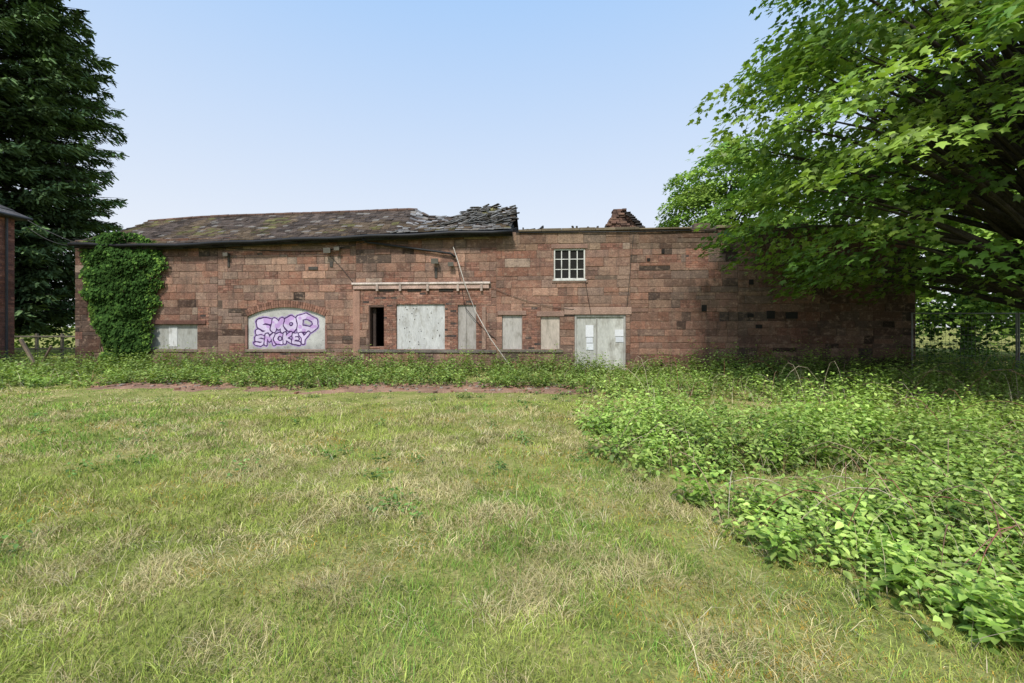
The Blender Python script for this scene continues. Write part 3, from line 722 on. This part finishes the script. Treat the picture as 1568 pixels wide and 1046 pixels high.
# ---------- brick house at left edge
bh=empty('brick_house',(-19.9,10.0,0),0)
mb=MB(); EZ=5.95; HD=8.2; z=0; r_=0
while z<EZ-.05:
    a0=.003
    while a0<HD-.003:
        a1=min(a0+(.215 if a0>.01 else (.11 if r_%2 else .215)),HD)
        c=np.array(random.choice([(.30,.125,.085),(.25,.105,.075),(.35,.16,.11),(.19,.085,.068)]))*random.uniform(.7,1.15)
        if z<2.3: c=c*.8+np.array([.05,.035,.03])
        mb.box(-.05,.012+random.uniform(0,.004),a0,a1-.008,z+.004,z+.072,c); a0=a1
    z+=.077; r_+=1
mb.obj('brickwork',M_stone,bh)
mb=MB(); mb.box(-9,-.0,0,HD-.01,0,EZ-.02); mb.obj('wall_core',M_mortar,bh)
mb=MB(); ov=.32
for i in range(14):
    t0=i/14;t1=(i+1.1)/14
    xr=lambda t: ov-t*4.2; yr=lambda t:-ov+t*4.2; yb=lambda t:HD+ov-t*4.2; zf=lambda t,l:EZ+.02+t*3.1+l
    n_s=30
    for k in range(n_s):
        a0=k/n_s;a1=(k+.97)/n_s; c=np.array([.085,.078,.075])*random.uniform(.6,1.4)
        Y0=lambda a,t: yr(t)+(yb(t)-yr(t))*a
        V=[(xr(t0),Y0(a0,t0),zf(t0,.04)),(xr(t0),Y0(a1,t0),zf(t0,.04)),(xr(t1),Y0(a1,t1),zf(t1,0)),(xr(t1),Y0(a0,t1),zf(t1,0)),(xr(t0),Y0(a0,t0),zf(t0,0)),(xr(t0),Y0(a1,t0),zf(t0,0))]
        mb.add(V,[(0,1,2,3),(4,5,1,0)],c)
    for yf in (yr,yb):
        mb.add([(-9-ov,yf(t0),zf(t0,.02)),(xr(t0),yf(t0),zf(t0,.02)),(xr(t1),yf(t1),zf(t1,0)),(-9-ov,yf(t1),zf(t1,0))],[(0,1,2,3)],np.array([.08,.074,.07])*random.uniform(.8,1.2))
mb.obj('slate_roof',M_slate,bh)
mb=MB(); mb.box(-9,ov-.02,-ov+.02,HD+ov-.02,EZ-.06,EZ,(.09,.08,.075))
mb.tube([(-9,-ov-.05,EZ),(ov+.04,-ov-.05,EZ),(ov+.05,HD+ov,EZ)],.05,8,(.06,.06,.065)); mb.tube([(.08,HD-.35,EZ-.08),(.08,HD-.35,0)],.04,8,(.05,.05,.055))
mb.obj('eaves_gutter',M_metal,bh)
mb=MB(); a=Vector((-19.6,18.3,5.95)); b_=Vector((-17.1,18.2,4.85)); n=14
mb.tube([a.lerp(b_,i/n)-Vector((0,0,.10*4*(i/n)*(1-i/n))) for i in range(n+1)],.014,5,(.02,.02,.02)); 
a=a+Vector((0,0,-.25)); mb.tube([a.lerp(b_,i/n)-Vector((0,0,.3*4*(i/n)*(1-i/n))) for i in range(n+1)],.012,5,(.02,.02,.02)); mb.obj('overhead_cable',M_metal)

# ---------- fences
mb=MB()
for k in range(9):
    x_=-26+k*1.25; mb.beam((x_,22.5,-.1),(x_+.02,22.5,1.25),.10,.10,(.17,.15,.11))
for z_ in (.5,1.1): mb.beam((-26.1,22.42,z_),(-15.8,22.42,z_+.02),.04,.08,(.18,.16,.12))
mb.obj('timber_fence',M_wood,bevel=.01)
mb=MB(); mb.beam((-16.9,16.3,-.1),(-17.6,16.3,1.15),.09,.09,(.2,.15,.11)); mb.beam((-17.0,16.32,.02),(-16.3,16.1,.9),.06,.06,(.18,.13,.1)); mb.beam((-18.6,16.5,.15),(-16.2,16.2,.2),.15,.2,(.12,.08,.06)); mb.obj('leaning_posts',M_wood,bevel=.01)
mb=MB(); y_=14.9
for k in range(4):
    x0=13.1+k*3.5; x1=x0+3.42
    for x_ in (x0,x1): mb.tube([(x_,y_,.03),(x_,y_,2.05)],.026,7,(.20,.20,.20))
    for z_ in (.18,2.03): mb.tube([(x0,y_,z_),(x1,y_,z_)],.022,6,(.20,.20,.20))
    for j in range(1,28): mb.tube([(x0+j*.122,y_,.18),(x0+j*.122,y_,2.03)],.005,4,(.12,.12,.12))
    for j in range(1,8): mb.tube([(x0,y_,.18+j*.23),(x1,y_,.18+j*.23)],.005,4,(.12,.12,.12))
    mb.box(x0-.35,x0+.3,y_-.11,y_+.11,-.02,.14,(.3,.3,.3))
mb.obj('mesh_fence_panels',M_galv)

# ---------- broadleaf trees
def crownR(z,prof): return np.interp(z,[p[0] for p in prof],[p[1] for p in prof],left=0,right=0)
def broadleaf(name,base,prof,npads,lpp,lsz,padr,ga,gb,trunk_r,forktop,seed,inner=.35,nscale=.28,TV=PALM_V,TF=PALM_F,mat=None,nl=220,outd=.6):
    r=np.random.default_rng(seed); e=empty(name,(base[0],base[1],0))
    zmin,zmax=prof[0][0],prof[-1][0]
    pads=[]
    while len(pads)<npads:
        z=r.uniform(zmin,zmax); az=r.uniform(0,2*math.pi); Rm=crownR(z,prof)
        if r.random()>Rm/max(p[1] for p in prof): continue
        nn=float(vnoise(az*4,z,1.6,seed+5))
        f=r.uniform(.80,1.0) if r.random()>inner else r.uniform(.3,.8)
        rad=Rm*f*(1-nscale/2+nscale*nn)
        pads.append((rad*math.cos(az),rad*math.sin(az),z,f))
    pads=np.array(pads); n=len(pads)
    out=nrm(np.stack([pads[:,0],pads[:,1],np.zeros(n)],-1))
    P_=[];Dd=[];Up=[];S=[];C=[]
    pr=r.uniform(.55,1.3,n)*padr; ptint=r.random(n)**1.1; pb=r.uniform(.6,1.25,n)
    for i in range(n):
        m=int(lpp*(pr[i]/padr)**2*r.uniform(.7,1.2))
        a=r.uniform(0,6.28,m); q=np.sqrt(r.random(m))*pr[i]
        lx=np.cos(a)*q; ly=np.sin(a)*q; lz=-.38*q*q/pr[i]+r.normal(0,.10,m)*padr
        o=out[i]; lz-= .35*(lx*o[0]+ly*o[1])
        p=pads[i,:3]+np.stack([lx,ly,lz],-1)
        d=np.stack([lx,ly,-.45*pr[i]+0*lx],-1)+o*pr[i]*.5+r.normal(0,.35,(m,3))*pr[i]
        u_=np.array([0,0,1.])+o*.35+r.normal(0,.28,(m,3))
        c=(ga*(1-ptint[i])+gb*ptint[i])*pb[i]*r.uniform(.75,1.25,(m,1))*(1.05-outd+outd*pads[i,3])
        P_.append(p);Dd.append(d);Up.append(u_);S.append(r.uniform(.7,1.2,m)*lsz);C.append(c)
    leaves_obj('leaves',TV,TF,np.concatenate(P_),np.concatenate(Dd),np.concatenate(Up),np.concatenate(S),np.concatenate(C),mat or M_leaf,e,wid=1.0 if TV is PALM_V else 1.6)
    mb=MB(); H=forktop
    tp=[(0,0,-.2),(0.05,0,.6),(.1,.05,H*.3),(-.05,.1,H*.6),(.1,0,H)]
    mb.tube(tp,[trunk_r*1.35,trunk_r,trunk_r*.85,trunk_r*.6,trunk_r*.15],10,(.07,.06,.045))
    order=r.permutation(n)[:int(min(n,nl))]
    for i in order:
        z0=max(1.8,pads[i,2]*.55+r.uniform(-.8,.8)); z0=min(z0,H*.95)
        a=np.array([0.05,.05,z0]); b_=pads[i,:3]-np.array([0,0,.15]); mid=(a+b_)/2+np.array([0,0,.12*np.linalg.norm(b_-a)])+r.normal(0,.25,3)
        q=[a*(1-t)**2+2*mid*t*(1-t)+b_*t*t for t in (0,.2,.4,.6,.8,1)]
        k=trunk_r*r.uniform(.10,.26); mb.tube(q,[k,k*.85,k*.65,k*.45,k*.28,k*.1],5,(.05,.042,.034))
    mb.obj('trunk_and_branches',M_bark,e,smooth=True)
    return e
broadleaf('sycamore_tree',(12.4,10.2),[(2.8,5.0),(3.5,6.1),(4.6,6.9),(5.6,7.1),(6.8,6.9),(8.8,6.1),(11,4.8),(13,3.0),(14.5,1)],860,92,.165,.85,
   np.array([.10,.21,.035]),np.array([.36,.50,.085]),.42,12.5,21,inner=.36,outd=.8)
ga=np.array([.20,.34,.06]);gb=np.array([.34,.48,.10])
broadleaf('lime_tree',(12.9,27),[(2,3.0),(5,4.0),(8,4.0),(10.5,3.0),(12.6,.8)],300,150,.17,.95,ga,gb,.25,10,31,inner=.3,TV=LEAF_V,TF=LEAF_F,mat=M_far,nl=80)
broadleaf('beech_tree',(24,24),[(1.5,4.5),(5,5.5),(9,5.5),(13,4),(16,1)],220,70,.34,1.3,np.array([.15,.27,.05]),np.array([.28,.42,.08]),.3,13,33,inner=.3,TV=LEAF_V,TF=LEAF_F,mat=M_far,nl=80)
def mass(name,blobs,lsz,ga,gb,seed,per=14):
    r=np.random.default_rng(seed); Ps=[];Cs=[];Ss=[]; 
    for (x,y,z,rx,ry,rz_) in blobs:
        m=int(per*(rx*rz_+rx*ry)/(lsz*lsz)*.25); d=nrm(r.normal(0,1,(m,3))); f=r.uniform(.72,1.03,m)**1
        bump=.8+.4*vnoise(d[:,0]*3+x,d[:,2]*3+z+d[:,1]*2,.6,seed+3)
        p=np.array([x,y,z])+d*np.array([rx,ry,rz_])*(f*bump)[:,None]
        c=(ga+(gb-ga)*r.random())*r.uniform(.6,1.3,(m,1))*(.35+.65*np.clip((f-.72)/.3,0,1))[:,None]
        k=p[:,2]>0; Ps.append(p[k]);Cs.append(c[k]);Ss.append(r.uniform(.6,1.3,k.sum())*lsz)
    p=np.concatenate(Ps);c=np.concatenate(Cs);s_=np.concatenate(Ss);n=len(p)
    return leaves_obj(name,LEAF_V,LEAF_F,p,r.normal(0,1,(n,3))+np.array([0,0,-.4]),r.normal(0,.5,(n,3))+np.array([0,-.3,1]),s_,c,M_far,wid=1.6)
r=random.Random(3)
bl=[(15.3+i*1.3+r.uniform(-.5,.5),17.6+r.uniform(-.6,3),r.uniform(.8,1.8),r.uniform(1.1,1.8),r.uniform(1,1.5),r.uniform(1.2,1.9)) for i in range(16)]
mass('undergrowth_bushes',bl,.16,np.array([.045,.09,.02]),np.array([.10,.19,.04]),41,per=10)
bl=[(-36+i*2.0+r.uniform(-1,1),31+r.uniform(-2,4),r.uniform(1,2.0),r.uniform(1.4,2.4),1.8,r.uniform(1.4,2.4)) for i in range(10)]
mass('hedge',bl,.24,np.array([.15,.26,.05]),np.array([.30,.43,.08]),43,per=10)
bl=[]
for i in range(56):
    x=-110+i*4.1; y=75+r.uniform(-6,8); hh=r.uniform(4,8); 
    if -60<x<95: hh=r.uniform(2.5,3.6) if x<22 else hh
    bl.append((x+r.uniform(-1,1),y,hh*.5,r.uniform(3,5),3,hh*.6))
for i in range(14): bl.append((24+i*3.2,38+r.uniform(-4,4),r.uniform(3,8),r.uniform(2.5,4),3,r.uniform(3,5)))
mass('distant_trees',bl,.6,np.array([.10,.18,.04]),np.array([.20,.30,.07]),45,per=10)

# ---------- conifer
con=empty('conifer_tree',(-29.9,25.2,0)); r=np.random.default_rng(77)
prof=[(1.5,4.2),(5,5.7),(9,5.9),(13,6.1),(16,6.0),(19.5,5.0),(24,2.9),(28,.3)]
P_=[];Dd=[];S=[];C=[]; mb=MB()
mb.tube([(0,0,-.2),(0,0,8),(.1,0,18),(0,0,28)],[.5,.4,.25,.04],10,(.06,.045,.035))
z=1.8
while z<27.6:
    nb=15 if z<20 else 10
    for b_ in range(nb):
        az=2*math.pi*b_/nb+r.uniform(-.25,.25)+z; zz0=z+r.uniform(-.3,.3)
        Lb=crownR(zz0,prof)*r.uniform(.72,1.12); o=np.array([math.cos(az),math.sin(az),0]); sd=np.array([-o[1],o[0],0])
        tip=r.uniform(-.5,.4)
        ts=np.linspace(0,1,6); q=[o*Lb*t+np.array([0,0,zz0+.5*t*Lb*.12-1.6*t*t*(Lb/7)+(.9+tip)*t**4]) for t in ts]
        mb.tube(q,[.06,.05,.04,.03,.02,.008],4,(.05,.04,.03))
        m=int(36*Lb); t=r.uniform(.18,1,m)**.55; bt=r.uniform(.5,1.4)
        side=r.choice([-1,1],m)*r.random(m)*(1.10-t)*1.3*(Lb/6)+r.normal(0,.07,m)
        base=o[None]*Lb*t[:,None]+sd[None]*side[:,None]; zz=zz0+.06*t*Lb-1.6*t*t*(Lb/7)+(.9+tip)*t**4-.35*np.abs(side)-r.uniform(0,.28,m)
        p=base.copy(); p[:,2]=zz
        d=o[None]*.8+sd[None]*(np.sign(side)*.8)[:,None]+r.normal(0,.25,(m,3)); d[:,2]-=r.uniform(-.2,.9,m)
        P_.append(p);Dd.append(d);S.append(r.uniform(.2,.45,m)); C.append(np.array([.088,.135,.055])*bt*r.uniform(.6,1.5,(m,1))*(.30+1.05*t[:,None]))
    z+=.42
p=np.concatenate(P_);d=np.concatenate(Dd);n=len(p)
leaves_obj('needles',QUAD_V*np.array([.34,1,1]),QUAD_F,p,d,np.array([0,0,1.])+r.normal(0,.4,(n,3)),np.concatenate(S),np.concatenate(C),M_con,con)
mb.obj('trunk_and_branches',M_bark,con)

# ---------- light & sky
sd=Vector((-.22,-.75,0)).normalized(); EL=math.radians(52)
S_=Vector((sd.x*math.cos(EL),sd.y*math.cos(EL),math.sin(EL)))
sun=bpy.data.lights.new('sun','SUN'); sun.energy=3.8; sun.angle=math.radians(6); sun.color=(1,.95,.87)
so=bpy.data.objects.new('sun',sun); scene.collection.objects.link(so); so.rotation_euler=S_.to_track_quat('Z','Y').to_euler()
wd=bpy.data.worlds.new('World'); scene.world=wd; wd.use_nodes=True; nt=wd.node_tree; nt.nodes.clear(); N=nt.nodes.new
o=N('ShaderNodeOutputWorld'); bg=N('ShaderNodeBackground'); bg.inputs['Strength'].default_value=.15
sk=N('ShaderNodeTexSky'); sk.sky_type='NISHITA'; sk.sun_disc=False; sk.sun_elevation=EL; sk.sun_rotation=math.atan2(sd.x,sd.y)%(2*math.pi)
sk.air_density=1.0; sk.dust_density=2.0; sk.ozone_density=1.0
tc=N('ShaderNodeTexCoord'); sx=N('ShaderNodeSeparateXYZ'); L(nt,tc.outputs['Generated'],sx.inputs[0])
mr=N('ShaderNodeMapRange'); mr.inputs[1].default_value=.12; mr.inputs[2].default_value=.60; mr.inputs[3].default_value=0; mr.inputs[4].default_value=1
L(nt,sx.outputs['Z'],mr.inputs[0])
hz=N('ShaderNodeMix'); hz.data_type='RGBA'; hz.inputs[6].default_value=(6.0,6.2,6.6,1); hz.inputs[7].default_value=(2.9,4.5,6.9,1)   # thin high haze: pale at the horizon, bluer aloft
L(nt,mr.outputs[0],hz.inputs[0])
mx=N('ShaderNodeMix'); mx.data_type='RGBA'; mx.inputs[0].default_value=.88
L(nt,sk.outputs[0],mx.inputs[6]); L(nt,hz.outputs[2],mx.inputs[7])
L(nt,mx.outputs[2],bg.inputs['Color']); L(nt,bg.outputs[0],o.inputs[0])

cam=bpy.data.cameras.new('camera'); cam.lens=16; cam.sensor_width=36; cam.shift_y=-23/1568; cam.clip_end=3000; cam.clip_start=.05
co=bpy.data.objects.new('camera',cam); scene.collection.objects.link(co); co.location=(0,0,CAMH); co.rotation_euler=(math.pi/2,0,0); scene.camera=co
scene.view_settings.view_transform='Standard'; scene.view_settings.look='None'; scene.view_settings.exposure=0
